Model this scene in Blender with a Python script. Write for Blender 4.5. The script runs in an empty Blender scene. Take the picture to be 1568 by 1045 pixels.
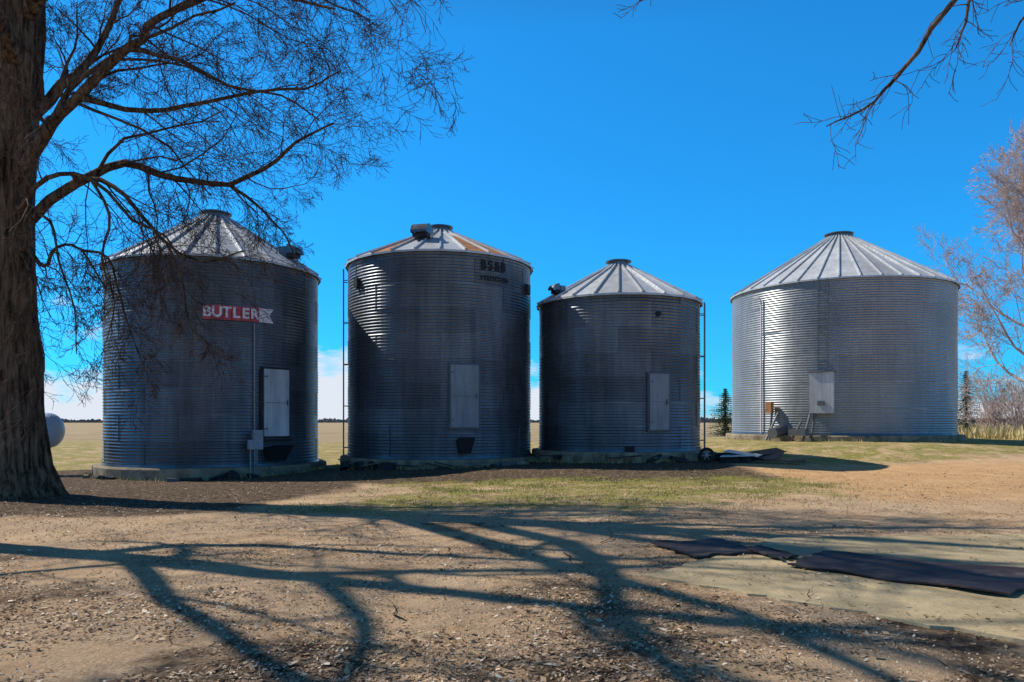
import bpy, math, random
from mathutils import Vector, noise, Matrix
random.seed(7)
R=random.random
U=random.uniform
sc=bpy.context.scene
rad=math.radians
SUN_AZ=rad(-66); SUN_EL=rad(44)

# ------------------------------------------------------------ helpers
def link(o,parent=None):
    sc.collection.objects.link(o)
    if parent: o.parent=parent
    return o
def empty(name,loc=(0,0,0),rz=0):
    e=bpy.data.objects.new(name,None); e.location=loc; e.rotation_euler=(0,0,rz); e.empty_display_size=.2
    return link(e)
class MB:
    def __init__(s): s.v=[]; s.f=[]; s.t=[]; s.m=[]
    def quad(s,a,b,c,d,t=0.5,m=0):
        n=len(s.v); s.v+= [a,b,c,d]; s.f.append((n,n+1,n+2,n+3)); s.t.append(t); s.m.append(m)
    def tri(s,a,b,c,t=0.5,m=0):
        n=len(s.v); s.v+= [a,b,c]; s.f.append((n,n+1,n+2)); s.t.append(t); s.m.append(m)
    def box(s,c,size,M=None,t=0.5,m=0,bev=0):
        x,y,z=[q/2 for q in size]; n=len(s.v)
        for dx,dy,dz in ((-1,-1,-1),(1,-1,-1),(1,1,-1),(-1,1,-1),(-1,-1,1),(1,-1,1),(1,1,1),(-1,1,1)):
            p=Vector((dx*x,dy*y,dz*z))
            if M is not None: p=M@p
            s.v.append(tuple(p+Vector(c)))
        for q in ((0,3,2,1),(4,5,6,7),(0,1,5,4),(1,2,6,5),(2,3,7,6),(3,0,4,7)):
            s.f.append(tuple(n+i for i in q)); s.t.append(t); s.m.append(m)
    def tube(s,pts,rads,sides=6,t=0.5,m=0,cap=False):
        n0=len(s.v); k=len(pts)
        up=Vector((0.13,0.31,0.94))
        d=(pts[1]-pts[0]).normalized()
        a=d.cross(up)
        if a.length<1e-3: a=d.cross(Vector((1,0,0)))
        a.normalize()
        for i in range(k):
            if i==0: d=pts[1]-pts[0]
            elif i==k-1: d=pts[-1]-pts[-2]
            else: d=pts[i+1]-pts[i-1]
            d=d.normalized(); a=(a-d*a.dot(d))
            if a.length<1e-4: a=d.orthogonal()
            a.normalize(); b=d.cross(a); r=rads[i]
            for j in range(sides):
                an=2*math.pi*j/sides
                s.v.append(tuple(pts[i]+a*(r*math.cos(an))+b*(r*math.sin(an))))
        for i in range(k-1):
            for j in range(sides):
                j2=(j+1)%sides
                s.f.append((n0+i*sides+j,n0+i*sides+j2,n0+(i+1)*sides+j2,n0+(i+1)*sides+j)); s.t.append(t); s.m.append(m)
        if cap:
            s.f.append(tuple(n0+(k-1)*sides+j for j in range(sides))); s.t.append(t); s.m.append(m)
            s.f.append(tuple(n0+j for j in reversed(range(sides)))); s.t.append(t); s.m.append(m)
    def obj(s,name,mats,parent=None,smooth=False):
        me=bpy.data.meshes.new(name); me.from_pydata([tuple(p) for p in s.v],[],s.f)
        at=me.attributes.new('tone','FLOAT','FACE'); at.data.foreach_set('value',s.t)
        if not isinstance(mats,(list,tuple)): mats=[mats]
        for mt in mats: me.materials.append(mt)
        me.polygons.foreach_set('material_index',s.m)
        if smooth: me.polygons.foreach_set('use_smooth',[True]*len(s.f))
        me.update()
        return link(bpy.data.objects.new(name,me),parent)

class NT:
    def __init__(s,name):
        s.m=bpy.data.materials.new(name); s.m.use_nodes=True; s.t=s.m.node_tree; s.n=s.t.nodes
        s.b=s.n['Principled BSDF']; s.o=s.n['Material Output']
        s.b.inputs['Specular IOR Level'].default_value=.3
    def add(s,typ,**kw):
        n=s.n.new(typ)
        for k,v in kw.items(): setattr(n,k,v)
        return n
    def l(s,a,b): s.t.links.new(a,b)
    def obj(s): return s.add('ShaderNodeTexCoord').outputs['Object']
    def noise(s,scale,detail=4,rough=.6,vec=None,stretch=None):
        n=s.add('ShaderNodeTexNoise'); n.inputs['Scale'].default_value=scale; n.inputs['Detail'].default_value=detail; n.inputs['Roughness'].default_value=rough
        v=vec or s.obj()
        if stretch:
            mp=s.add('ShaderNodeMapping'); mp.inputs['Scale'].default_value=stretch; s.l(v,mp.inputs[0]); v=mp.outputs[0]
        s.l(v,n.inputs['Vector']); return n.outputs['Fac']
    def ramp(s,fac,stops):
        r=s.add('ShaderNodeValToRGB'); e=r.color_ramp.elements
        while len(e)<len(stops): e.new(.5)
        for i,(p,c) in enumerate(stops):
            e[i].position=p; e[i].color=(c[0],c[1],c[2],1) if hasattr(c,'__len__') else (c,c,c,1)
        s.l(fac,r.inputs[0]); return r.outputs[0]
    def mix(s,f,a,b,bt='MIX'):
        m=s.add('ShaderNodeMix',data_type='RGBA',blend_type=bt)
        for sock,v in ((m.inputs[0],f),(m.inputs[6],a),(m.inputs[7],b)):
            if hasattr(v,'links') or isinstance(v,bpy.types.NodeSocket): s.l(v,sock)
            elif hasattr(v,'__len__'): sock.default_value=(v[0],v[1],v[2],1)
            else: sock.default_value=v
        return m.outputs[2]
    def math(s,op,a,b=None):
        m=s.add('ShaderNodeMath',operation=op)
        for i,v in enumerate((a,b)):
            if v is None: continue
            if isinstance(v,bpy.types.NodeSocket): s.l(v,m.inputs[i])
            else: m.inputs[i].default_value=v
        return m.outputs[0]
    def attr(s,name): return s.add('ShaderNodeAttribute',attribute_name=name).outputs['Fac']
    def bump(s,h,strength,dist):
        b=s.add('ShaderNodeBump'); b.inputs['Strength'].default_value=strength; b.inputs['Distance'].default_value=dist
        s.l(h,b.inputs['Height']); s.l(b.outputs[0],s.b.inputs['Normal'])

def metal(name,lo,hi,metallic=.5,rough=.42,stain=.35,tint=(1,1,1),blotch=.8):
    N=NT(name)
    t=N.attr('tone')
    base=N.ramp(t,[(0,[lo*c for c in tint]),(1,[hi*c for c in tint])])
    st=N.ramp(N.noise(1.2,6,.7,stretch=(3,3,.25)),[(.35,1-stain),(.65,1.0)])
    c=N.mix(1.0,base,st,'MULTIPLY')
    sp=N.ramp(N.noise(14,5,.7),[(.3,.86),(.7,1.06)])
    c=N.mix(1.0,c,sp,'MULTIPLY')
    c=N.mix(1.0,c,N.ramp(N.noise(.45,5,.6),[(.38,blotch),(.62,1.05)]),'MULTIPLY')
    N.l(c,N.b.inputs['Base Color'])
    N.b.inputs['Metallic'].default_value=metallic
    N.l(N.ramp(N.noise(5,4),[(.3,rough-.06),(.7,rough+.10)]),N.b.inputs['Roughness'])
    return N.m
def plain(name,col,rough=.6,metallic=0,var=.3,scale=6):
    N=NT(name)
    c=N.ramp(N.noise(scale,5,.65),[(.3,[q*(1-var) for q in col]),(.7,[min(1,q*(1+var*.5)) for q in col])])
    N.l(c,N.b.inputs['Base Color']); N.b.inputs['Roughness'].default_value=rough; N.b.inputs['Metallic'].default_value=metallic
    return N.m
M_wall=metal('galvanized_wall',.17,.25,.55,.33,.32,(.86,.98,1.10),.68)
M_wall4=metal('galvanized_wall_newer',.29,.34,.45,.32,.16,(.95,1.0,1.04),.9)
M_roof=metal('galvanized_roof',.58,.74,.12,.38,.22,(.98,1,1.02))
M_rust=plain('rusty_sheet',(.42,.19,.08),.85,0,.5,3)
M_door=metal('door_sheet',.25,.32,.10,.5,.35,(.90,.98,1.08))
M_doorw=metal('door_sheet_pale',.60,.70,.05,.5,.35,(1,1,1))
M_dark=plain('dark_metal',(.03,.032,.037),.6,.3)
M_seam=plain('bolt_seam',(.10,.115,.135),.5,.2)
M_rail=plain('ladder_steel',(.16,.165,.175),.5,.4)
M_red=plain('red_paint',(.58,.10,.12),.7,0,.4,9)
M_white=plain('white_paint',(.85,.76,.76),.7,0,.3,9)
M_black=plain('black_paint',(.015,.015,.02),.7)
M_glass=plain('meter_grey',(.25,.27,.3),.4,.3)
M_tank=plain('tank_white',(.36,.46,.58),.35,0,.12)
M_rubber=plain('tyre_rubber',(.025,.025,.025),.85)

# concrete
N=NT('concrete'); 
c=N.ramp(N.noise(1.1,8,.72),[(.3,(.30,.235,.14)),(.5,(.49,.385,.225)),(.72,(.58,.465,.29))])
c=N.mix(1,c,N.ramp(N.noise(40,4,.7),[(.3,.70),(.6,1.05)]),'MULTIPLY')
c=N.mix(N.ramp(N.noise(1.7,8,.8),[(.57,0.),(.66,.7)]),c,(.27,.18,.11))
N.l(c,N.b.inputs['Base Color']); N.b.inputs['Roughness'].default_value=.95; N.b.inputs['Specular IOR Level'].default_value=.1
N.bump(N.noise(35,5,.7),.4,.012); M_conc=N.m
N=NT('old_foundation')
c=N.ramp(N.noise(2.2,7,.7),[(.3,(.10,.08,.055)),(.6,(.34,.27,.18))]); N.l(c,N.b.inputs['Base Color']); N.b.inputs['Roughness'].default_value=.95
N.bump(N.noise(12,5,.7),.5,.02); M_found=N.m
N=NT('dark_mat'); c=N.ramp(N.noise(3,7,.75),[(.35,(.016,.012,.014)),(.58,(.045,.032,.032)),(.75,(.20,.14,.10))]); N.l(c,N.b.inputs['Base Color'])
N.b.inputs['Roughness'].default_value=.65; N.bump(N.noise(6,5),.6,.03); M_mat=N.m
def bark(name,a,b,sc_=9):
    N=NT(name)
    n=N.noise(sc_,6,.75,stretch=(1,1,.14))
    c=N.ramp(n,[(.40,a),(.60,b)])
    c=N.mix(1,c,N.ramp(N.noise(1.5,3),[(.3,.75),(.7,1.15)]),'MULTIPLY')
    N.l(c,N.b.inputs['Base Color']); N.b.inputs['Roughness'].default_value=.95; N.b.inputs['Specular IOR Level'].default_value=.1
    N.bump(n,1.0,.09); return N.m
M_bark=bark('bark',(.03,.019,.012),(.24,.16,.10))
M_twig=bark('twig_bark',(.05,.033,.026),(.18,.11,.085),5)
M_ptwig=bark('pale_twig',(.40,.29,.25),(.70,.55,.48),5)

# ------------------------------------------------------------ terrain
CP=[(-10.65,26.97,-.25),(-10.65,23.4,-.25),(-2.66,27.87,.04),(-2.66,24.5,.04),(3.93,27.7,.29),(3.93,24.6,.29),(15.96,36.7,.76),(14.5,32.5,.76),(18,33,.76),(20,36,.78),(12,34,.7),
    (11,23.5,.1),(18,24,.25),(-11.3,17,-.1),(-14,12,-.1),(0,6,0),(6,8,0),(-6,8,0),(0,13,0),(8,14,0),(-5,15,-.05),(4,18,.05),(14,16,.1),(24,32,.6),(30,42,.6),
    (-22,26,-.3),(-22,45,-.3),(-6,40,-.2),(0,40,0),(8,45,.3),(18,50,.5)]
def hgt(x,y):
    sw=.02; s=0
    for a,b,h in CP:
        d2=(x-a)**2+(y-b)**2
        if d2<400:
            w=math.exp(-d2/18.0); sw+=w; s+=w*h
    z=s/sw
    if y<60 and abs(x)<60:
        z+=.035*noise.noise(Vector((x*.35,y*.35,0)))+.016*noise.noise(Vector((x*1.7,y*1.7,3)))
    return z
def axis(lo,hi,dlo,dhi,st):
    a=[]; v=dlo
    while v<=dhi: a.append(v); v+=st
    v=dhi; s_=st
    while v<hi: s_*=1.22; v+=s_; a.append(v)
    v=dlo; s_=st
    while v>lo: s_*=1.22; v-=s_; a.insert(0,v)
    return a
def ss(a,b,x):
    t=max(0,min(1,(x-a)/(b-a))); return t*t*(3-2*t)
def masks(x,y):
    wob=1.6*noise.noise(Vector((x*.25,y*.25,5)))+.8*noise.noise(Vector((x*.8,y*.8,9)))
    g=.88*ss(12.2,15.5,y+wob-.1*x)*(1-ss(19,22.0,y+wob+.05*x))*ss(-5.5,-1.5,x+wob)*(1-ss(4.5,8.5,x+wob-.25*(y-14)))
    g=max(g,.85*ss(24,27,y+wob)*ss(7.5,9,x))
    g=max(g,ss(26.5,29,y+wob*.5)*.85)
    l=ss(11.5,14.5,y+wob)*(1-ss(-6.5,-2.5,x+wob*1.2))*(1-ss(27,30,y))
    l=max(l,1.0*(ss(18.0,20.3,y+.06*x+.5*wob)*(1-ss(27,29,y))*(1-ss(6,8,x))))
    l=max(l,.55*ss(.25,.6,noise.noise(Vector((x*.5,y*.5,21)))+.35*noise.noise(Vector((x*2.1,y*2.1,3)))+.14)*(y<12)*(1-ss(2,5,x)))
    l=max(l,.62*ss(.0,.35,noise.noise(Vector((x*.8,y*.8,61)))+.02)*(1-ss(6.5,8.5,y))*ss(-1.5,.5,x))
    f=ss(50,58,y+wob*1.5+.15*x)
    s=ss(13.5,17,y+wob)*(1-ss(25,28,y+wob+.1*x))*ss(5.0,8.0,x+wob)
    return g,l,f,s
xs=axis(-2500,2500,-17,20,.22); ys=axis(-40,4000,1.5,36,.22)
V=[];G=[];L=[];F=[];S=[]
for y in ys:
    for x in xs:
        V.append((x,y,hgt(x,y))); g,l,f,s=masks(x,y); G.append(g);L.append(l);F.append(f);S.append(s)
nx=len(xs); Fc=[(j*nx+i,j*nx+i+1,(j+1)*nx+i+1,(j+1)*nx+i) for j in range(len(ys)-1) for i in range(nx-1)]
me=bpy.data.meshes.new('ground'); me.from_pydata(V,[],Fc)
for nm,a in (('grass',G),('litter',L),('field',F),('sand',S)):
    at=me.attributes.new(nm,'FLOAT','POINT'); at.data.foreach_set('value',a)
me.polygons.foreach_set('use_smooth',[True]*len(Fc))
link(bpy.data.objects.new('ground',me))
N=NT('ground_soil')
c=N.ramp(N.noise(.9,8,.7),[(.30,(.34,.20,.11)),(.46,(.64,.41,.225)),(.62,(.84,.58,.34))])
gravel=N.ramp(N.noise(38,4,.8),[(.33,(.24,.155,.10)),(.5,(.62,.43,.275)),(.68,(.88,.72,.53))])
c=N.mix(N.ramp(N.noise(.55,4,.6),[(.4,.25),(.62,.75)]),c,gravel)
c=N.mix(N.math('MULTIPLY',N.attr('sand'),.8),c,N.ramp(N.noise(1.5,7,.7),[(.3,(.60,.33,.14)),(.7,(.86,.53,.26))]))
lit=N.ramp(N.noise(9,6,.8),[(.35,(.045,.032,.022)),(.52,(.14,.095,.062)),(.68,(.44,.33,.23))])
lm=N.ramp(N.math('ADD',N.attr('litter'),N.math('SUBTRACT',N.noise(1.8,6,.7),.5)),[(.3,0.),(.65,1.)])
c=N.mix(lm,c,lit)
gr=N.ramp(N.noise(7,6,.8),[(.32,(.13,.13,.025)),(.5,(.29,.275,.06)),(.7,(.60,.47,.20))])
gm=N.ramp(N.math('ADD',N.attr('grass'),N.math('MULTIPLY',N.math('SUBTRACT',N.noise(1.1,8,.78),.5),3.0)),[(.5,0.),(.95,.9)])
c=N.mix(gm,c,gr)
fl=N.ramp(N.noise(.6,6,.8,stretch=(.25,1,1)),[(.35,(.26,.19,.10)),(.55,(.48,.36,.21)),(.7,(.56,.45,.29))])
c=N.mix(N.attr('field'),c,fl)
N.l(c,N.b.inputs['Base Color']); N.b.inputs['Roughness'].default_value=.95; N.b.inputs['Specular IOR Level'].default_value=.08
h=N.math('ADD',N.noise(22,6,.8),N.math('MULTIPLY',N.noise(3.5,4),1.6))
N.bump(h,1.0,.055); me.materials.append(N.m)

# ------------------------------------------------------------ grain bins
def bdir(phi): return Vector((math.sin(phi),-math.cos(phi),0))
def bM(phi): return Matrix.Rotation(phi,3,'Z')
def stick(mb,r,phi,z,size,off=0,t=.5,m=0,tilt=None,tan=0):
    M=bM(phi)
    c=bdir(phi)*(r+off+size[1]/2)+M@Vector((tan,0,0))+Vector((0,0,z))
    if tilt: M=M@Matrix.Rotation(tilt,3,'X')
    mb.box(c,size,M,t,m)
def ladder(mb,r,phi,z0,z1,w=.4,off=.16):
    M=bM(phi)
    for s in (-1,1):
        mb.box(bdir(phi)*(r+off)+M@Vector((s*w/2,0,0))+Vector((0,0,(z0+z1)/2)),(.035,.05,z1-z0),M)
    z=z0+.2
    while z<z1:
        mb.box(bdir(phi)*(r+off)+Vector((0,0,z)),(w-.036,.03,.03),M); z+=.3
    z=z0+.4
    while z<z1:
        for s in (-1,1):
            mb.box(bdir(phi)*(r+off/2-.012)+M@Vector((s*w/2,0,0))+Vector((0,0,z)),(.03,off-.03,.03),M)
        z+=1.5
def make_bin(a_deg,D,r,z0,eave,top,sheets,ribs,wallm,capr,basis,rust=(),seed=1,ring=.83,amp=.011,seams=True):
    rnd=random.Random(seed)
    a=rad(a_deg); e=empty('grain_bin',(D*math.sin(a),D*math.cos(a),z0),-a)
    H0=basis; H=eave-z0
    mb=MB(); seg=96; prof=[(r+.30,-.5),(r+.30,H0-.05),(r+.26,H0),(0.1,H0+.003)]
    for i in range(seg):
        for k in range(len(prof)-1):
            p=[]
            for (ii,kk) in ((i,k),(i+1,k),(i+1,k+1),(i,k+1)):
                an=2*math.pi*ii/seg; rr,zz=prof[kk]; w=1+.006*math.sin(an*9+seed)+.004*math.sin(an*23)
                p.append((rr*w*math.sin(an),-rr*w*math.cos(an),zz))
            mb.quad(*p)
    mb.obj('foundation',M_found,e)
    seg=sheets*12; per=.105; n=int((H-H0)/per)*8; v=[];f=[];t=[]
    rows=[H0+.004+(H-H0)*k/n for k in range(n+1)]
    tone={}
    for k,z in enumerate(rows):
        rr=r+amp*math.cos(2*math.pi*k/8)
        for i in range(seg):
            an=2*math.pi*i/seg
            q=rr+.012*math.sin(an*sheets+math.floor((z-H0)/ring)*2.1)*.5+.01*noise.noise(Vector((an*3,z*.8,seed)))
            v.append((q*math.sin(an),-q*math.cos(an),z))
    for k in range(n):
        rg=int((rows[k]-H0)/ring)
        for i in range(seg):
            i2=(i+1)%seg
            f.append((k*seg+i,k*seg+i2,(k+1)*seg+i2,(k+1)*seg+i))
            sh=((i+(rg%2)*6)//12)%sheets
            if (rg,sh) not in tone: tone[(rg,sh)]=rnd.random()
            t.append(tone[(rg,sh)])
    mb=MB(); mb.v=v; mb.f=f; mb.t=t; mb.m=[0]*len(f); mb.obj('corrugated_wall',wallm,e,True)
    if seams:
        mb=MB(); rg=0; z=H0
        while z<H-.05:
            z2=min(z+ring,H)
            for s in range(sheets):
                an=2*math.pi*((s*12+(rg%2)*6)/(sheets*12))
                stick(mb,r,an,(z+z2)/2,(.02,.016,z2-z-.004),0)
            z=z2; rg+=1
        mb.obj('bolted_seams',M_seam,e)
    mb=MB(); R0=r+.11; zc=top-z0-.28; n2=ribs
    def rp(an,t_): 
        rr=R0+(capr-R0)*t_; zz=(H-.02)+(zc-(H-.02))*t_ 
        return Vector((rr*math.sin(an),-rr*math.cos(an),zz))
    for i in range(n2):
        a0=2*math.pi*i/n2; a1=2*math.pi*(i+1)/n2; tn=rnd.random()
        mi=1 if i in rust else 0
        for k in range(4):
            p=[rp(a0,k/4),rp(a1,k/4),rp(a1,(k+1)/4),rp(a0,(k+1)/4)]
            mb.quad(*[tuple(q) for q in p],t=tn,m=mi if k<3 else 0)
        d=(rp(a0,1)-rp(a0,0)); L_=d.length; d.normalize()
        nrm=d.cross(bM(a0)@Vector((1,0,0))).normalized()
        if nrm.z<0: nrm=-nrm
        M=Matrix((bM(a0)@Vector((1,0,0)),d,nrm)).transposed()
        mb.box((rp(a0,0)+rp(a0,1))/2+nrm*.032,(.05,L_,.06),M,rnd.random(),0)
        q0=rp(a0,0); q1=rp(a1,0)
        mb.quad(tuple(q0),tuple(q0-Vector((0,0,.07))),tuple(q1-Vector((0,0,.07))),tuple(q1),t=.2,m=0)
    mb.obj('roof',[M_roof,M_rust],e)
    mb=MB(); seg=40
    def ringp(rr,zz,i): an=2*math.pi*i/seg; return (rr*math.sin(an),-rr*math.cos(an),zz)
    prof=[(capr+.02,zc-.05),(capr+.02,zc+.03),(capr-.06,zc+.03),(capr-.06,zc+.17),(capr+.05,zc+.17),(capr+.05,zc+.22),(.02,zc+.28)]
    for i in range(seg):
        for k in range(len(prof)-1):
            mb.quad(ringp(*prof[k],i),ringp(*prof[k],i+1),ringp(*prof[k+1],i+1),ringp(*prof[k+1],i),t=.3)
    mb.obj('roof_cap',M_wall,e)
    mb=MB(); seg=96
    for i in range(seg):
        mb.quad(ringp2(r+.05,H0+.006,i,seg),ringp2(r+.05,H0+.006,i+1,seg),ringp2(r+.03,H0+.09,i+1,seg),ringp2(r+.03,H0+.09,i,seg),t=.2)
    mb.obj('base_angle',M_wall,e)
    return e,H0,H,rp
def ringp2(rr,zz,i,seg): an=2*math.pi*i/seg; return (rr*math.sin(an),-rr*math.cos(an),zz)
def door(e,r,phi,z0,z1,w,double=True,frame=None,panel=None):
    mb=MB(); stick(mb,r,phi,(z0+z1)/2,(w+.12,.07,z1-z0+.12),-.01,t=.3); mb.obj('door_frame',frame or M_seam,e)
    mb=MB(); stick(mb,r,phi,(z0+z1)/2,(w,.04,z1-z0),.062,t=.8)
    mb.obj('door_panel',panel or M_door,e)
    mb=MB()
    for zz in (z0+.25,z1-.25):
        stick(mb,r,phi,zz,(.12,.02,.05),.103,tan=-w/2+.06)
    stick(mb,r,phi,(z0+z1)/2,(.03,.05,.18),.103,tan=w/2-.08)
    stick(mb,r,phi,(z0+z1)/2,(w*.9,.008,.02),.103)
    mb.obj('door_hardware',M_rail,e)
def hopper(e,r,phi,z,s=.5,mat=M_dark):
    mb=MB(); M=bM(phi); o=bdir(phi)*(r+.01)+Vector((0,0,z))
    P=[M@Vector(q)+o for q in ((-s/2,0,.12),(s/2,0,.12),(s/2,-s*.7,.22),(-s/2,-s*.7,.22),(-s/3,0,-.3),(s/3,0,-.3),(s/3,-s*.35,-.3),(-s/3,-s*.35,-.3))]
    for q in ((0,1,2,3),(4,7,6,5),(3,2,6,7),(0,3,7,4),(1,5,6,2),(0,4,5,1)):
        mb.quad(*[tuple(P[i]) for i in q])
    mb.obj('unloading_hopper',mat,e)
def letters(e,r,word,phi0,dphi,z,size,mat,name,off=.05,w=1.0):
    for i,ch in enumerate(word):
        if ch==' ': continue
        cu=bpy.data.curves.new(name,'FONT'); cu.body=ch; cu.size=size; cu.extrude=.006; cu.align_x='CENTER'; cu.align_y='CENTER'; cu.offset=size*.03
        cu.materials.append(mat)
        o=bpy.data.objects.new(name,cu); link(o,e); ph=phi0+i*dphi
        o.location=bdir(ph)*(r+off)+Vector((0,0,z)); o.rotation_euler=(rad(90),0,ph); o.scale=(w,1,1)
def roofvent(e,rp,phi,t_,mat=M_wall,s=.5):
    mb=MB(); p=rp(phi,t_); M=bM(phi)
    prev=None
    for k in range(7):
        an=rad(90*k/6)
        y=-.1-s*.75*math.sin(an); z=.12+s*.62*math.cos(an)
        cur=[M@Vector((-s/2,y,z))+p,M@Vector((s/2,y,z))+p]
        if prev: mb.quad(tuple(prev[0]),tuple(prev[1]),tuple(cur[1]),tuple(cur[0]),t=.6)
        for sx in (0,1):
            if prev: mb.tri(tuple(prev[sx]),tuple(cur[sx]),tuple(M@Vector(((-s/2,s/2)[sx],-.1,.12))+p),t=.3)
        prev=cur
    mb.box(M@Vector((0,s*.12,.05))+p,(s*.96,s*.6,s*1.25),M,.5,0)
    mb.box(M@Vector((0,-s*.45,.06))+p,(s*.9,s*.5,.12),M,.1,1)
    mb.obj('roof_vent',[mat,M_dark],e)
def clutter(e,r,seed,n,span=(-70,75)):
    rn=random.Random(seed); mb=MB()
    for i in range(n):
        ph=rad(rn.uniform(*span)); M=bM(ph)@Matrix.Rotation(rn.uniform(-.5,.5),3,'Z')@Matrix.Rotation(rn.uniform(-.3,.3),3,'Y')
        c=bdir(ph)*(r+.42+rn.uniform(0,.25))+Vector((0,0,rn.uniform(.02,.12)))
        k=rn.random()
        if k<.45: mb.box(c,(rn.uniform(.2,.55),rn.uniform(.12,.3),rn.uniform(.1,.3)),M,m=rn.choice((0,1)))
        elif k<.75:
            d=M@Vector((rn.uniform(.3,.9),0,rn.uniform(0,.1))); mb.tube([c-d/2,c+d/2],[rn.uniform(.03,.09)]*2,9,m=rn.choice((0,2)),cap=True)
        else: mb.box(c+Vector((0,0,.05)),(rn.uniform(.5,1.3),.12,.03),M,m=rn.choice((0,1)))
    mb.obj('base_clutter',[M_dark,M_found,M_rail],e)

# bin 1
r=3.56
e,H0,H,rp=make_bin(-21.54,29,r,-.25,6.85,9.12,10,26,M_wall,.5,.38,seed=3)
door(e,r,rad(31),1.35,3.55,.95,frame=M_dark,panel=M_doorw)
stick_m=MB(); stick(stick_m,r,rad(22.5),2.4,(.09,.06,2.2),.02); stick(stick_m,r,rad(31),1.22,(1.15,.12,.05),.03); stick_m.obj('door_track',M_dark,e)
mb=MB()
for i in range(6):
    ph=rad(0.2+i*4.6-4.2); stick(mb,r,ph,5.28,(.268,.02,.46),.02,m=0)
mb.obj('sign_tiles',M_red,e)
letters(e,r,'BUTLER',rad(-4.0),rad(4.6),5.28,.46,M_white,'sign_letter',.055)
mb=MB(); M=bM(rad(23.5)); o=bdir(rad(23.5))*(r+.05)+Vector((0,0,5.28))
Q=[tuple(M@Vector(q)+o) for q in ((-.14,0,.23),(.36,0,.23),(.22,0,.0),(-.14,0,-.0),(.36,0,-.23),(-.14,0,-.23))]
mb.v=Q; mb.f=[(0,3,2,1),(3,5,4,2)]; mb.t=[.5]*2; mb.m=[0]*2; mb.obj('sign_pennant',M_white,e)
roofvent(e,rp,rad(52),.22,s=.5)
hopper(e,r,rad(30),.85,.8)
mb=MB()
stick(mb,r,rad(18.5),1.25,(.32,.18,.62),.25,t=.6); stick(mb,r,rad(15),1.1,(.16,.14,.3),.3,t=.6)
mb.obj('electric_box',M_glass,e)
mb=MB()
for ph,za,zb in ((18.5,-.2,.93),(17.5,-.2,.93),(15.5,.2,.95),(18.8,1.56,5.0)):
    p=bdir(rad(ph)); p0=p*(r+(.32 if zb<3 else .06)); mb.tube([p0+Vector((0,0,za)),p0+Vector((0,0,zb))],[.028,.028],8,cap=True)
mb.obj('conduit',M_glass,e)
clutter(e,r,1,16)
mb=MB(); mb.tube([bdir(rad(7))*(r+.32)+Vector((0,0,.1)),bdir(rad(7))*(r+.72)+Vector((0,0,.1))],[.2,.2],16,cap=True); mb.obj('auger_tube',M_dark,e)
# bin 2
r=3.34
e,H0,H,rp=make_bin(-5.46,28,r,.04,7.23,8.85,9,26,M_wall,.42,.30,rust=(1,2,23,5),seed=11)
door(e,r,rad(13.5),1.35,3.4,.95); hopper(e,r,rad(13.5),.8,.55)
roofvent(e,rp,rad(-18),.52,s=.58)
letters(e,r,'BS&B',rad(25.4),rad(4.6),6.75,.45,M_black,'stencil_letter',.03,.85)
letters(e,r,'PERFECTION',rad(24.2),rad(2.0),6.32,.22,M_black,'stencil_letter',.03,.7)
mb=MB(); ladder(mb,r,rad(-83),.2,7.0); mb.obj('ladder',M_rail,e)
mb=MB(); stick(mb,r,rad(-57),6.3,(.25,.12,.3)); stick(mb,r,rad(66),6.25,(.3,.12,.34)); mb.obj('wall_boxes',M_dark,e)
clutter(e,r,2,20)
mb=MB(); stick(mb,r,rad(-30),.95,(.03,.03,1.1),.02); stick(mb,r,rad(55),.9,(.03,.03,1.),.02); mb.obj('conduit',M_rail,e)
# bin 3
r=2.92
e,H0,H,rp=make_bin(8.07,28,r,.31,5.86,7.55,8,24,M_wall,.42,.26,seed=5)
door(e,r,rad(26.5),1.0,2.85,.72)
roofvent(e,rp,rad(-52),.16,s=.36)
mb=MB(); ladder(mb,r,rad(82),.2,5.5); mb.obj('ladder',M_rail,e)
mb=MB(); mb.tube([bdir(rad(26.5))*(r-.02)+Vector((0,0,4.85)),bdir(rad(26.5))*(r+.06)+Vector((0,0,4.85))],[.09,.09],16,cap=True)
stick(mb,r,rad(7),.3,(.28,.2,.3)); mb.obj('inlet_port',M_black,e)
clutter(e,r,3,14)
# bin 4
r=5.0
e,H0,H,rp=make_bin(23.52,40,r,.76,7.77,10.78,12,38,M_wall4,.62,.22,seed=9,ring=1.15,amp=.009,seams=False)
mb=MB(); ladder(mb,r,rad(-7),1.4,6.95,.38,.18); 
mb.obj('ladder',M_rail,e)
mb=MB(); stick(mb,r,rad(-7.5),2.05,(.98,.30,1.75),0,t=.7); mb.obj('door_box',M_doorw,e)
mb=MB(); stick(mb,r,rad(-7.5),2.95,(1.06,.36,.05),0,t=.7); stick(mb,r,rad(-7.5),1.6,(.3,.04,.2),.31); mb.obj('door_trim',M_rail,e)
mb=MB()
p=bdir(rad(-40))*(r+.08); mb.tube([p+Vector((0,0,.3)),p+Vector((0,0,6.3)),p+Vector((-.1,0,6.5)),p+Vector((-.35,0,6.5))],[.035]*4,8); mb.obj('conduit',M_white,e)
mb=MB(); stick(mb,r,rad(-33),1.45,(.3,.2,.5),.15,t=.2); mb.obj('electric_box',M_rust,e)
mb=MB()
for ph,za,zb,o1,o2 in ((-33,.0,1.3,.25,.25),(-30,.0,1.2,.9,.2),(-14,.0,1.2,.8,.2),(-12,.0,1.5,.3,.1),(-18,.1,.8,.9,.3)):
    mb.tube([bdir(rad(ph))*(r+o1)+Vector((0,0,za)),bdir(rad(ph+1.5))*(r+o2)+Vector((0,0,zb))],[.05,.05],8,cap=True)
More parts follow.
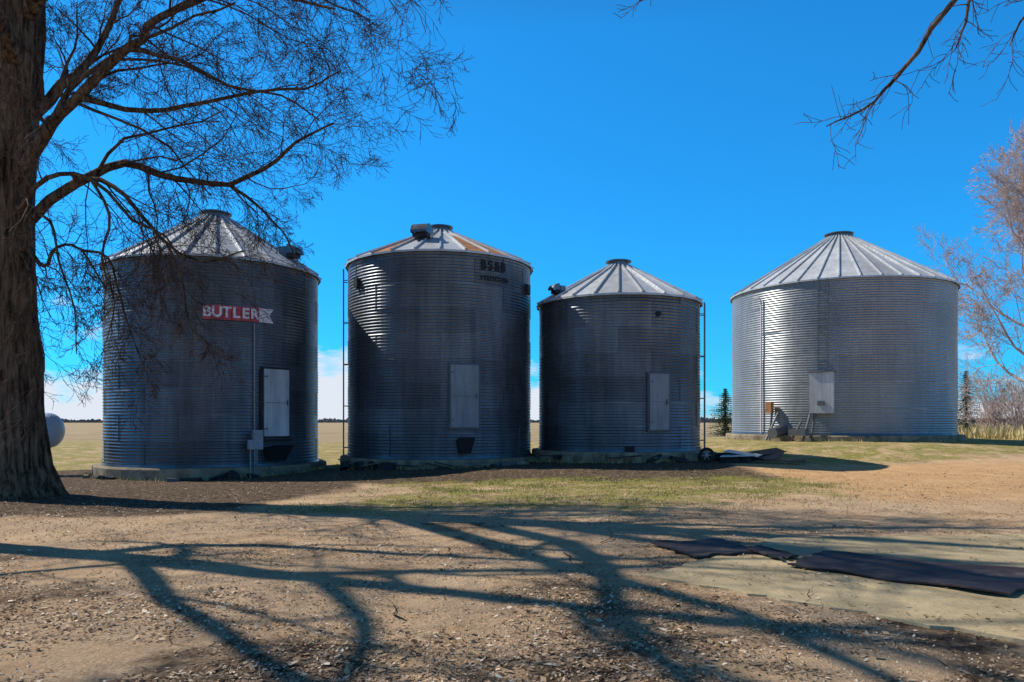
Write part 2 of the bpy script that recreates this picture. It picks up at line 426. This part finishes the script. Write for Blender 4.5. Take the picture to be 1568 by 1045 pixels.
mb.tube([bdir(rad(-27))*(r+.9)+Vector((0,0,.3)),bdir(rad(-27))*(r+.0)+Vector((0,0,.42))],[.24,.24],14,cap=True)
stick(mb,r,rad(-16),.35,(.7,.5,.3),.5)
mb.obj('unloading_auger',M_rail,e)

# ------------------------------------------------------------ trees
class Tree:
    def __init__(s,seed): s.mb=MB(); s.r=random.Random(seed); s.tm=1
    def rv(s): return Vector((s.r.gauss(0,1),s.r.gauss(0,1),s.r.gauss(0,1)))
    def path(s,p,d,L,r,n,wander,grav,curl):
        pts=[p.copy()]; rads=[r]; d=d.normalized(); st=L/n
        for i in range(n):
            t=(i+1)/n
            d=(d+s.rv()*wander+Vector((0,0,grav*(1-t)+curl*t))).normalized()
            p=p+d*st; pts.append(p.copy()); rads.append(r*(1-.72*t))
        return pts,rads
    def spawn(s,pts,rads,L,lvl,P,t0=.2):
        if lvl>=P['max']: return
        nc=P['nc'][lvl]
        k=len(pts)-1; lo,hi=P.get('ang',(28,65))
        for c in range(nc):
            t=t0+(1-t0)*(c+s.r.random())/nc; t=min(t,.995); f=t*k; i=int(f); u=f-i
            p=pts[i].lerp(pts[i+1],u); d=(pts[i+1]-pts[i]).normalized(); rr=rads[i]*(1-u)+rads[i+1]*u
            ax=d.cross(s.rv()).normalized(); an=rad(s.r.uniform(lo,hi)); 
            nd=Matrix.Rotation(an,3,ax)@d
            nd=nd+Vector(P.get('bias',(0,0,0)))
            L2=L*P['lr'][lvl]*(1-.4*t)*s.r.uniform(.6,1.3)
            r2=max(P['rmin'],min(rr*.75,rr*P['rr']*s.r.uniform(.7,1.1)))
            s.branch(p,nd,L2,r2,lvl+1,P)
    def branch(s,p,d,L,r,lvl,P):
        n=(8,6,5,4,4)[min(lvl,4)]
        pts,rads=s.path(p,d,L,r,n,P['w'],P['g'],P['c'])
        rads=[max(q,P['rmin']*.75) for q in rads]
        s.mb.tube(pts,rads,8 if r>.12 else (5 if r>.04 else 3),m=0 if r>.07 else 1)
        s.spawn(pts,rads,L,lvl,P)
    def limb(s,P_,r0,r1,P,lvl=0,sub=3,t0=.15,Ls=None):
        pts=[]; A=[Vector(q) for q in P_]
        for i in range(len(A)-1):
            p0=A[max(i-1,0)];p1=A[i];p2=A[i+1];p3=A[min(i+2,len(A)-1)]
            for k in range(sub):
                t=k/sub
                q=.5*((2*p1)+(p2-p0)*t+(2*p0-5*p1+4*p2-p3)*t*t+(3*p1-p0-3*p2+p3)*t**3)
                pts.append(q+s.rv()*min(.03,r0*.2))
        pts.append(A[-1]); n=len(pts)-1
        rads=[r0+(r1-r0)*(i/n)**.7 for i in range(n+1)]
        s.mb.tube(pts,rads,9,m=0)
        L=Ls or sum((pts[i+1]-pts[i]).length for i in range(n))
        s.spawn(pts,rads,L,lvl,P,t0)
    def done(s,name,mats): return s.mb.obj(name,mats,None,True)

def trunk(T,pts,sides=28,seed=0,flare=True):
    n0=len(T.mb.v); k=len(pts)
    D=[]
    for i in range(k-1):
        for j in range(6):
            t=j/6; a=pts[i]; b=pts[i+1]; D.append([a[q]*(1-t)+b[q]*t for q in range(4)])
    D.append(list(pts[-1]))
    for (x,y,z,r) in D:
        fl=max(0,1-(z-D[0][2])/1.6)
        for j in range(sides):
            an=2*math.pi*j/sides
            q=r*(1+.05*math.sin(5*an+z*.4)+.03*noise.noise(Vector((math.cos(an)*2,math.sin(an)*2,z*.8+seed)))*2+.03*noise.noise(Vector((math.cos(an)*7,math.sin(an)*7,z*.6+seed)))+fl*fl*.18*math.sin(4*an+1+seed))
            T.mb.v.append((x+q*math.cos(an),y+q*math.sin(an),z))
    for i in range(len(D)-1):
        for j in range(sides):
            j2=(j+1)%sides; T.mb.f.append((n0+i*sides+j,n0+i*sides+j2,n0+(i+1)*sides+j2,n0+(i+1)*sides+j)); T.mb.t.append(.5); T.mb.m.append(0)
# main left tree
T=Tree(21)
trunk(T,[(-11.35,17,-.5,1.35),(-11.35,17,.0,1.0),(-11.38,17,.6,.80),(-11.42,17,2,.72),(-11.47,17,4,.64),(-11.5,17,6.5,.60),(-11.4,17,8.5,.58),(-11.2,17,10.5,.54),(-11.0,16.9,13,.36),(-10.6,16.8,16,.2),(-10.5,16.6,19,.05)],48)
PV=dict(max=4,nc=(16,9,7,4),lr=(.38,.55,.6,.6),rr=.42,rmin=.0055,w=.15,g=-.10,c=.12,ang=(22,60))
PV2=dict(max=4,nc=(16,9,7,4),lr=(.40,.55,.6,.6),rr=.42,rmin=.0055,w=.17,g=-.20,c=.08,ang=(22,60))
PV3=dict(max=4,nc=(1,12,7,5),lr=(.4,.42,.6,.65),rr=.45,rmin=.0055,w=.18,g=-.24,c=.08,ang=(25,65))
T.limb([(-11.2,16.8,6.7),(-10.3,16.5,7.85),(-9.4,16.1,8.45),(-8.05,15.7,9.36),(-7.2,15.3,9.8),(-6.0,14.9,10.0),(-4.7,14.6,9.9),(-3.4,14.4,9.5)],.17,.02,PV2)
T.limb([(-11.2,17.,5.9),(-10.0,17.2,7.0),(-8.95,17.3,7.5),(-7.75,17.3,7.2),(-6.45,17.2,7.0),(-5.4,17.1,7.55),(-4.65,17,8.05),(-4.0,16.9,8.3)],.14,.018,PV2)
T.limb([(-9.9,17.0,7.1),(-8.8,16.6,6.8),(-8.0,16.3,6.0),(-7.4,16.1,5.4),(-6.6,16.,5.0),(-5.7,15.9,5.2)],.07,.016,PV3,1)
T.limb([(-11.0,16.7,5.4),(-10.5,16.3,5.35),(-10.1,16.2,4.9),(-9.7,16.,5.3),(-9.1,15.9,5.2),(-8.6,15.9,4.4)],.075,.016,PV3,1)
T.limb([(-9.1,15.9,5.2),(-8.4,15.6,5.0),(-8.1,15.5,4.2),(-7.8,15.5,3.2),(-7.4,15.4,2.4)],.035,.01,PV3,1)
T.limb([(-7.4,16.1,5.4),(-7.0,15.9,4.6),(-6.8,15.8,3.7),(-6.3,15.7,3.0)],.035,.01,PV3,1)
T.limb([(-10.9,16.6,5.4),(-10.4,16.2,4.8),(-10.2,16.,3.9),(-9.9,15.9,3.0),(-10.0,15.9,2.2)],.045,.01,PV3,1)
T.limb([(-10.6,16.4,6.1),(-9.9,16.1,5.9),(-9.6,15.9,5.0),(-9.2,15.8,4.0),(-9.1,15.7,3.0)],.045,.01,PV3,1)
T.limb([(-8.7,15.5,6.6),(-8.2,15.3,5.8),(-8.3,15.2,4.9),(-8.0,15.1,4.0),(-8.1,15.,3.2)],.04,.01,PV3,1)
T.limb([(-11.0,16.9,6.6),(-10.6,16.2,6.2),(-9.8,15.8,6.7),(-8.7,15.5,6.6),(-7.7,15.3,5.7),(-7.0,15.2,5.3),(-6.2,15.1,4.2)],.08,.014,PV3,1)
T.limb([(-6.45,17.2,7.0),(-5.8,17,6.5),(-5.2,16.9,5.9),(-4.8,16.8,5.2)],.05,.012,PV3,1)
T.limb([(-11.2,17,8.2),(-10.4,17.4,9.4),(-9.9,17.9,10.4),(-9.2,18.3,12.5)],.17,.05,PV)
T.limb([(-10.2,16.5,8.0),(-9.9,16.8,9.0),(-9.0,17,9.9),(-7.8,17.2,10.6),(-6.4,17.4,11.3)],.09,.02,PV3,1)
T.limb([(-9.2,16.1,8.5),(-7.9,16.3,8.3),(-6.8,16.5,8.6),(-5.6,16.6,8.9),(-4.6,16.7,9.0),(-3.8,16.7,9.4)],.07,.016,PV3,1)
T.limb([(-8.05,15.7,9.36),(-6.9,15.6,9.1),(-5.9,15.7,8.6),(-4.9,15.9,8.5),(-4.1,16,8.0)],.055,.013,PV3,1)
T.limb([(-7.2,15.3,9.8),(-6.2,15.6,10.6),(-5.3,16,11.0),(-4.2,16.3,10.8),(-3.1,16.5,10.4)],.06,.013,PV3,1)
T.limb([(-5.6,14.9,10.0),(-4.6,15.3,10.5),(-3.8,15.6,10.6),(-3.0,15.8,10.2)],.045,.012,PV3,1)
PH=dict(max=3,nc=(7,5,5),lr=(.5,.5,.5),rr=.45,rmin=.008,w=.17,g=0,c=.06)
for (z,az,tilt,L,r0) in ((9.5,150,28,8.5,.24),(11,178,30,9,.22),(10.5,120,35,8,.2),(12,200,45,7,.17),(12.5,95,45,7,.16),(13,155,50,7,.17),(14.5,230,50,6,.13),(11.5,300,45,7,.18)):
    a=rad(az); el=rad(tilt); d=Vector((math.sin(a)*math.cos(el),math.cos(a)*math.cos(el),math.sin(el)))
    T.branch(Vector((-11.1,16.95,z)),d,L,r0,0,PH)
T.done('bare_tree',[M_bark,M_twig])

def yard_tree(x,y,seed,h,PH,limbs,r0=.4,lo=.28,cr=.46,lk=.42):
    T=Tree(seed); z=hgt(x,y)
    trunk(T,[(x,y,z-.3,r0*1.9),(x,y,z+.3,r0*1.25),(x,y,z+1,r0*1.05),(x+.1,y,z+h*.3,r0*.9),(x+.2,y+.1,z+h*.55,r0*.66),(x+.3,y,z+h*.8,r0*.32),(x+.3,y,z+h,r0*.06)],14,seed)
    for i in range(limbs):
        t=i/limbs; a=i*2.4+T.r.uniform(-.4,.4); el=rad(20+42*t+T.r.uniform(-8,8)); L=h*(cr-.5*cr*t)*T.r.uniform(.8,1.1)
        d=Vector((math.sin(a)*math.cos(el),math.cos(a)*math.cos(el),math.sin(el)))
        T.branch(Vector((x+.15,y,z+h*(lo+(.9-lo)*t))),d,L,r0*(lk-.5*lk*t),0,PH)
    return T
# trees standing left of the view; their shadows fall over the yard
T=yard_tree(-12.4,12.1,5,18,dict(PH,nc=(7,6,5),w=.2),10,.34,.42,.40); T.done('bare_tree',[M_bark,M_twig])
T=yard_tree(-13.8,7.6,15,15,dict(PH,nc=(8,6,5),w=.2),8,.28,.4,.42); T.done('bare_tree',[M_bark,M_twig])

# tree at right, only drooping branch tips in frame
T=yard_tree(13.5,8.5,8,15,dict(PH,nc=(6,5,4)),7,.35)
PB=dict(max=3,nc=(9,11,5),lr=(.32,.36,.5),rr=.5,rmin=.004,w=.2,g=-.10,c=-.02,ang=(25,60))
T.limb([(13.5,8.6,6.0),(9.5,8.8,7.9),(7.0,8.2,7.6),(5.3,8,6.7),(4.45,8,5.75),(4.08,8,5.25),(3.75,8,4.92),(3.35,8,4.74)],.07,.006,PB,1,t0=.62,Ls=2.6)
T.limb([(13.5,8.6,6.5),(9,8.6,8.2),(6.4,8.1,7.5),(4.95,7.8,6.4),(4.72,7.8,5.75),(4.60,7.8,5.45)],.06,.006,PB,1,t0=.6,Ls=2.2)
T.limb([(13.5,8.6,7),(9.5,8.9,7.9),(7.5,8.3,7.4),(5.95,8.1,6.6),(5.5,8.,6.0),(5.3,8,5.6)],.06,.006,PB,1,t0=.6,Ls=2.2)
T.limb([(13.5,8.6,8),(8,8.6,9.4),(4,8.2,8.6),(2.2,8,6.9),(1.75,8,6.25),(1.35,8,6.08)],.06,.005,dict(PB,nc=(3,5,3)),1,t0=.85,Ls=1.3)
T.done('bare_tree',[M_bark,M_twig])
PR=dict(max=3,nc=(14,11,8),lr=(.5,.5,.5),rr=.45,rmin=.012,w=.15,g=.02,c=.08)
T=yard_tree(33.0,46,31,18.5,PR,21,.26,.16,.46,.4); T.done('bare_tree',[M_ptwig,M_ptwig])
T=Tree(77); PS=dict(max=2,nc=(9,6),lr=(.5,.5),rr=.5,rmin=.012,w=.14,g=.05,c=.05)
for i in range(30):
    x=U(31.0,38); y=U(46,52); z=hgt(x,y)-.1
    for k in range(3):
        T.branch(Vector((x,y,z)),Vector((U(-.5,.5),U(-.5,.5),1)),U(1.8,4.8),.04,0,PS)
T.done('bare_shrub',[M_ptwig,M_ptwig])

# spruces
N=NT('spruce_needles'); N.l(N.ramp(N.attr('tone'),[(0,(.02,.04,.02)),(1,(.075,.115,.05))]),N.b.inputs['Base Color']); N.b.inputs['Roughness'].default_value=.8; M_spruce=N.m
def spruce(x,y,h,rb,seed):
    rn=random.Random(seed); mb=MB(); z0=hgt(x,y)-.1
    mb.tube([Vector((x,y,z0)),Vector((x,y,z0+h))],[.14,.02],7,m=1)
    lv=int(h*7)
    for i in range(lv):
        t=(i+.5)/lv; zz=z0+.25+(h-.25)*t; rr=rb*(1-t)**.85*rn.uniform(.75,1.15)+.06
        nb=int(12+14*(1-t))
        for j in range(nb):
            a=rn.uniform(0,6.283); L=rr*rn.uniform(.75,1.1)
            for k in range(7):
                u=(k+1)/7; px=x+math.cos(a)*L*u; py=y+math.sin(a)*L*u; pz=zz-.22*L*u*1.2+.1*u*u*L
                c=Vector((px,py,pz)); w=.16*(1.15-u*.5)
                for q in range(2):
                    d1=Vector((rn.gauss(0,1),rn.gauss(0,1),rn.gauss(-.2,.5))).normalized()*w
                    d2=Vector((rn.gauss(0,1),rn.gauss(0,1),rn.gauss(0,.5))).normalized()*w*.4
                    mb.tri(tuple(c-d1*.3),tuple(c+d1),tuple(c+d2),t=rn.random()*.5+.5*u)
    mb.obj('spruce_tree',[M_spruce,M_bark])
spruce(15.9,56,3.7,1.9,1); spruce(36.9,61,5.8,2.2,2)

N=NT('distant_brush'); N.l(N.ramp(N.attr('tone'),[(0,(.09,.095,.11)),(1,(.22,.20,.19))]),N.b.inputs['Base Color']); N.b.inputs['Roughness'].default_value=1; M_dist=N.m
mb=MB()
for i in range(9000):
    x=U(-800,900); y=700+40*noise.noise(Vector((x*.01,0,0)))+U(-15,15)
    hh=max(.8,2.6+6*noise.noise(Vector((x*.012,3,1)))+3*noise.noise(Vector((x*.06,3,1))))
    c=Vector((x,y,U(0,hh))); w=U(.8,2.2)
    mb.tri(tuple(c+Vector((-w,U(-1,1),-w*.3))),tuple(c+Vector((w,U(-1,1),-w*.3))),tuple(c+Vector((U(-.5,.5),0,w*.8))),t=R())
mb.obj('distant_tree_line',M_dist)

# ------------------------------------------------------------ yard objects
def slab(name,poly,z0,z1,mat):
    mb=MB(); n=len(poly)
    mb.v=[(x,y,z0) for x,y in poly]+[(x,y,z1) for x,y in poly]
    mb.f=[tuple(range(n,2*n))]+[(i,(i+1)%n,(i+1)%n+n,i+n) for i in range(n)]
    mb.t=[.5]*len(mb.f); mb.m=[0]*len(mb.f)
    return mb.obj(name,mat)
def rough(poly,amp=.03,step=.25):
    o=[]
    for i in range(len(poly)):
        a=Vector(poly[i]); b=Vector(poly[(i+1)%len(poly)]); n=max(1,int((b-a).length/step))
        for k in range(n):
            p=a.lerp(b,k/n); q=amp if k else 0
            o.append((p.x+U(-q,q),p.y+U(-q,q)))
    return o
slab('concrete_slab',rough([(1.34,7.67),(3.7,5.35),(6.8,3.2),(12,7.5),(8.6,10.6),(3.6,10.1)],.05,.16),-.2,.032,M_conc)
def mat_sheet(name,poly,z,th,curl=.03):
    a,b,c,d=[Vector(p) for p in poly]; n=18; mb=MB()
    def P(u,v):
        p=a.lerp(b,u).lerp(d.lerp(c,u),v)
        ed=max(abs(u-.5),abs(v-.5))*2
        return (p.x+.09*noise.noise(Vector((u*5,v*5,z*50))),p.y+.09*noise.noise(Vector((u*5,v*5,9))),z+curl*(ed**4)*(.5+noise.noise(Vector((u*3,v*3,z*99))))+.018*noise.noise(Vector((p.x*3,p.y*3,2)))+.008*noise.noise(Vector((p.x*9,p.y*9,2))))
    top=[[P(i/n,j/n) for i in range(n+1)] for j in range(n+1)]
    for j in range(n):
        for i in range(n):
            mb.quad(top[j][i],top[j][i+1],top[j+1][i+1],top[j+1][i])
    for seq in ([top[0][i] for i in range(n+1)],[top[i][n] for i in range(n+1)],[top[n][n-i] for i in range(n+1)],[top[n-i][0] for i in range(n+1)]):
        for i in range(n):
            p,q=seq[i],seq[i+1]; mb.quad((p[0],p[1],p[2]-th),(q[0],q[1],q[2]-th),q,p)
    return mb.obj(name,M_mat)
mat_sheet('rubber_mat',[(2.95,8.05),(4.4,6.65),(5.5,7.55),(3.72,8.85)],.06,.018,.03)
mat_sheet('rubber_mat',[(2.1,8.6),(2.95,8.9),(2.75,9.8),(1.75,9.65)],.05,.02,.02)
mat_sheet('rubber_mat',[(2.98,8.35),(3.3,8.55),(3.06,9.25),(2.82,9.05)],.068,.02,.02)
# propane tank
e=empty('propane_tank',(-17.3,25.5,1.28),rad(5))
mb=MB(); prof=[]
for k in range(9): an=math.pi/2*k/8; prof.append((-1.5-.45*math.cos(an),.6*math.sin(an)))
for k in range(9): an=math.pi/2*(8-k)/8; prof.append((1.5+.45*math.cos(an),.6*math.sin(an)))
for i in range(28):
    for k in range(len(prof)-1):
        def q(ii,kk): a=2*math.pi*ii/28; x_,r_=prof[kk]; return (x_,r_*math.cos(a),r_*math.sin(a))
        mb.quad(q(i,k),q(i+1,k),q(i+1,k+1),q(i,k+1))
mb.obj('tank_shell',M_tank,e,True)
mb=MB()
for x_ in (-1,1): mb.box((x_,0,-1.05),(.2,.9,1.0))
mb.tube([Vector((0,0,.55)),Vector((0,0,.8))],[.18,.18],14,cap=True); mb.obj('tank_saddles',M_glass,e)
# wheel
e=empty('cart_wheel',(6.3,24.3,hgt(6.3,24.3)+.24),rad(-12))
mb=MB(); n=28
for i in range(n):
    a0=2*math.pi*i/n;a1=2*math.pi*(i+1)/n
    pr=[(.15,-.05),(.22,-.06),(.25,-.03),(.25,.03),(.22,.06),(.15,.05)]
    for k in range(6):
        p=pr[k];q_=pr[(k+1)%6]
        mb.quad((p[0]*math.cos(a0),p[1],p[0]*math.sin(a0)),(p[0]*math.cos(a1),p[1],p[0]*math.sin(a1)),(q_[0]*math.cos(a1),q_[1],q_[0]*math.sin(a1)),(q_[0]*math.cos(a0),q_[1],q_[0]*math.sin(a0)))
mb.obj('tyre',M_rubber,e)
mb=MB(); mb.tube([Vector((0,-.05,0)),Vector((0,.05,0))],[.05,.05],12,cap=True)
for k in range(6): mb.box((.1*math.cos(k*math.pi/3),0,.1*math.sin(k*math.pi/3)),(.12,.02,.03),Matrix.Rotation(-k*math.pi/3,3,'Y'))
mb.obj('hub_spokes',M_glass,e)
# scrap sheet metal pile
e=empty('scrap_metal_pile',(8.3,25.2,hgt(8.3,25.2)))
mb=MB()
for i in range(10):
    M=Matrix.Rotation(U(-.6,.6),3,'Z')@Matrix.Rotation(U(-.14,.14),3,'Y')@Matrix.Rotation(U(.0,.22),3,'X')
    mb.box((U(-.9,.9),U(-.6,.6),.08+.03*i),(U(.9,1.7),U(.4,.9),.02),M,t=R(),m=0 if i in(6,8) else 1)
for i in range(12): mb.box((U(-1.8,-.2),U(-.7,.5),U(.08,.3)),(U(.3,.6),U(.3,.5),U(.15,.25)),Matrix.Rotation(U(0,3),3,'Z'),m=1)
mb.obj('sheets',[M_roof,M_dark],e)

# ------------------------------------------------------------ small scatter
N=NT('leaf_litter_chips'); N.l(N.ramp(N.attr('tone'),[(0,(.07,.042,.028)),(.35,(.28,.18,.11)),(.7,(.56,.40,.26)),(1,(.84,.72,.55))]),N.b.inputs['Base Color']); N.b.inputs['Roughness'].default_value=.9; N.b.inputs['Specular IOR Level'].default_value=.1; M_chip=N.m
mb=MB()
def onslab(x,y): return x>1.2 and 3<y<10.6 and (y> 7.67-(x-1.34)*.98) and (x>3.6 or y<7.67+(x-1.34)*1.07)
cnt=0
while cnt<62000:
    y=3.6*math.exp(R()*1.85); x=U(-.72,.72)*y
    nn=noise.noise(Vector((x*.7,y*.7,4)))+.5*noise.noise(Vector((x*2.5,y*2.5,8)))
    if R()>.42+1.1*nn: continue
    if onslab(x,y) and R()>.15: continue
    cnt+=1
    z=(.036 if onslab(x,y) else hgt(x,y))+.004; s=U(.005,.016)*(1 if R()<.94 else 1.9); a=U(0,6.28)
    u=Vector((math.cos(a),math.sin(a),U(-.45,.45)))*s*U(.8,1.9); w=Vector((-math.sin(a),math.cos(a),U(-.45,.45)))*s*.7
    c=Vector((x,y,z+.35*s)); mb.quad(tuple(c-u),tuple(c-w*1.1),tuple(c+u),tuple(c+w),t=min(1,max(0,random.gauss(.45,.27))))
mb.obj('leaf_litter',M_chip)
mb=MB()
for i in range(9000):
    y=3.6*math.exp(R()*1.4); x=U(-.72,.72)*y
    if onslab(x,y) or noise.noise(Vector((x*.6,y*.6,14)))<-.1: continue
    z=hgt(x,y); s=U(.006,.017); n0=len(mb.v)
    for p in ((1,0,0),(-1,0,0),(0,1,0),(0,-1,0),(0,0,.7)): mb.v.append((x+p[0]*s*U(.7,1.3),y+p[1]*s*U(.7,1.3),z+p[2]*s))
    for q in ((0,2,4),(2,1,4),(1,3,4),(3,0,4)): mb.f.append(tuple(n0+k for k in q)); mb.t.append(U(.3,.95)); mb.m.append(0)
mb.obj('gravel',M_chip)
T=Tree(99); PT=dict(max=2,nc=(3,2),lr=(.5,.5),rr=.6,rmin=.003,w=.25,g=0,c=0)
for i in range(190):
    y=3.8*math.exp(R()*1.6); x=U(-.7,.7)*y
    p=Vector((x,y,hgt(x,y)+.012)); a=U(0,6.28); L=U(.12,.5) if i>8 else U(.7,1.1)
    k=len(T.mb.v); T.branch(p,Vector((math.cos(a),math.sin(a),0)),L,U(.004,.008) if i>8 else .014,0,PT)
    for j in range(k,len(T.mb.v)):
        v=T.mb.v[j]; T.mb.v[j]=(v[0],v[1],hgt(x,y)+.014+(v[2]-p.z)*.2)
T.done('fallen_twigs',[M_twig,M_twig])
N=NT('grass_blades'); N.l(N.ramp(N.attr('tone'),[(0,(.11,.12,.025)),(.4,(.27,.26,.06)),(.7,(.48,.39,.16)),(1,(.66,.52,.29))]),N.b.inputs['Base Color']); N.b.inputs['Roughness'].default_value=.8; M_gr=N.m
mb=MB()
def blade(x,y,z,h,t):
    a=U(0,6.28); w=.006+h*.05; lx=U(-.5,.5)*h; ly=U(-.5,.5)*h
    mb.tri((x-w*math.cos(a),y-w*math.sin(a),z),(x+w*math.cos(a),y+w*math.sin(a),z),(x+lx,y+ly,z+h),t=t)
cnt=0
while cnt<14000:
    x=U(-8,14); y=U(12,26); g,l,f,s=masks(x,y)
    if R()>g*(.1+1.8*max(0,.1+noise.noise(Vector((x*.9,y*.9,31))))): continue
    cnt+=1; blade(x,y,hgt(x,y)-.005,U(.015,.06),min(1,max(0,random.gauss(.42,.27))))
BINS=[(-10.65,26.97,3.9),(-2.66,27.87,3.68),(3.93,27.7,3.26),(15.96,36.7,5.35)]
for bx,by,br in BINS:
    for i in range(500):
        a=U(math.pi,2*math.pi); q=br+abs(random.gauss(0,.18)); x=bx+q*math.cos(a); y=by+q*math.sin(a); blade(x,y,hgt(x,y)-.01,U(.04,.18),U(.4,1))
for i in range(9000):
    x=U(27,42); y=U(36,52); blade(x,y,hgt(x,y)-.02,U(.3,.9),U(.6,1))
for i in range(2200):
    y=U(4,12); x=U(-.7,.3)*y; 
    if noise.noise(Vector((x*1.1,y*1.1,41)))<.15: continue
    blade(x,y,hgt(x,y)-.003,U(.015,.04),U(.1,.9))
mb.obj('grass',M_gr)

# ------------------------------------------------------------ light, sky, camera
w=bpy.data.worlds.new('World'); sc.world=w; w.use_nodes=True; nt=w.node_tree; nd=nt.nodes
bg=nd['Background']; sky=nd.new('ShaderNodeTexSky'); sky.sky_type='NISHITA'; sky.sun_disc=False
sky.sun_elevation=SUN_EL; sky.sun_rotation=SUN_AZ; sky.air_density=1.0; sky.dust_density=.2; sky.ozone_density=2.5; sky.altitude=300
gm_=nd.new('ShaderNodeGamma'); gm_.inputs['Gamma'].default_value=.75
mx=nd.new('ShaderNodeMix'); mx.data_type='RGBA'; mx.blend_type='MULTIPLY'; mx.inputs[0].default_value=1; mx.inputs[7].default_value=(.16,1.60,2.9,1)
nt.links.new(sky.outputs[0],gm_.inputs['Color']); nt.links.new(gm_.outputs[0],mx.inputs[6])
tc=nd.new('ShaderNodeTexCoord'); mp=nd.new('ShaderNodeMapping'); mp.inputs['Scale'].default_value=(1,1,2.4); nt.links.new(tc.outputs['Generated'],mp.inputs[0])
no=nd.new('ShaderNodeTexNoise'); no.inputs['Scale'].default_value=6; no.inputs['Detail'].default_value=9; no.inputs['Roughness'].default_value=.58; nt.links.new(mp.outputs[0],no.inputs['Vector'])
sp=nd.new('ShaderNodeSeparateXYZ'); nt.links.new(tc.outputs['Generated'],sp.inputs[0])
# unseen upper sky mixed to a set dim blue-grey: less, more neutral fill
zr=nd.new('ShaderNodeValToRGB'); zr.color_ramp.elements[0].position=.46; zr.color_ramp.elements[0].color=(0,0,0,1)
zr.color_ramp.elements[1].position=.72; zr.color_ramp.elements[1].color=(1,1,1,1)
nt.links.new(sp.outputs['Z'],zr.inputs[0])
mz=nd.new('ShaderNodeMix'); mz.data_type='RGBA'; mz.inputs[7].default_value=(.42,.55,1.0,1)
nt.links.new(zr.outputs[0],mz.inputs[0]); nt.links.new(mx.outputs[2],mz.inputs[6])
mr=nd.new('ShaderNodeMapRange'); mr.inputs['From Min'].default_value=.0; mr.inputs['From Max'].default_value=.12; mr.inputs['To Min'].default_value=.14; mr.inputs['To Max'].default_value=-.07; mr.clamp=False
nt.links.new(sp.outputs['Z'],mr.inputs['Value'])
ad=nd.new('ShaderNodeMath'); ad.operation='ADD'; nt.links.new(no.outputs['Fac'],ad.inputs[0]); nt.links.new(mr.outputs[0],ad.inputs[1])
cr=nd.new('ShaderNodeValToRGB'); cr.color_ramp.elements[0].position=.47; cr.color_ramp.elements[1].position=.59; nt.links.new(ad.outputs[0],cr.inputs[0])
cm=nd.new('ShaderNodeMix'); cm.data_type='RGBA'; cm.inputs[7].default_value=(7.6,8.2,9.2,1)
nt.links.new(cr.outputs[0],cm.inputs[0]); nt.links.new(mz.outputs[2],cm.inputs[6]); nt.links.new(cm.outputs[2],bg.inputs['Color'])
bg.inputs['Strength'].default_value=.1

sl=bpy.data.lights.new('sun','SUN'); sl.energy=5.0; sl.angle=rad(.5); sl.color=(1,.94,.84)
so=link(bpy.data.objects.new('sun',sl)); 
d=Vector((math.sin(SUN_AZ)*math.cos(SUN_EL),math.cos(SUN_AZ)*math.cos(SUN_EL),math.sin(SUN_EL)))
so.rotation_euler=(-d).to_track_quat('-Z','Y').to_euler(); so.location=d*50
cam=bpy.data.cameras.new('camera'); co=link(bpy.data.objects.new('camera',cam)); co.location=(0,0,1.6); co.rotation_euler=(rad(90),0,0)
cam.sensor_width=36; cam.lens=36*1150/1568; cam.shift_y=122.5/1568; cam.clip_end=6000; cam.clip_start=.05
sc.camera=co
sc.view_settings.view_transform='Standard'; sc.view_settings.look='None'; sc.view_settings.exposure=0
print('done')
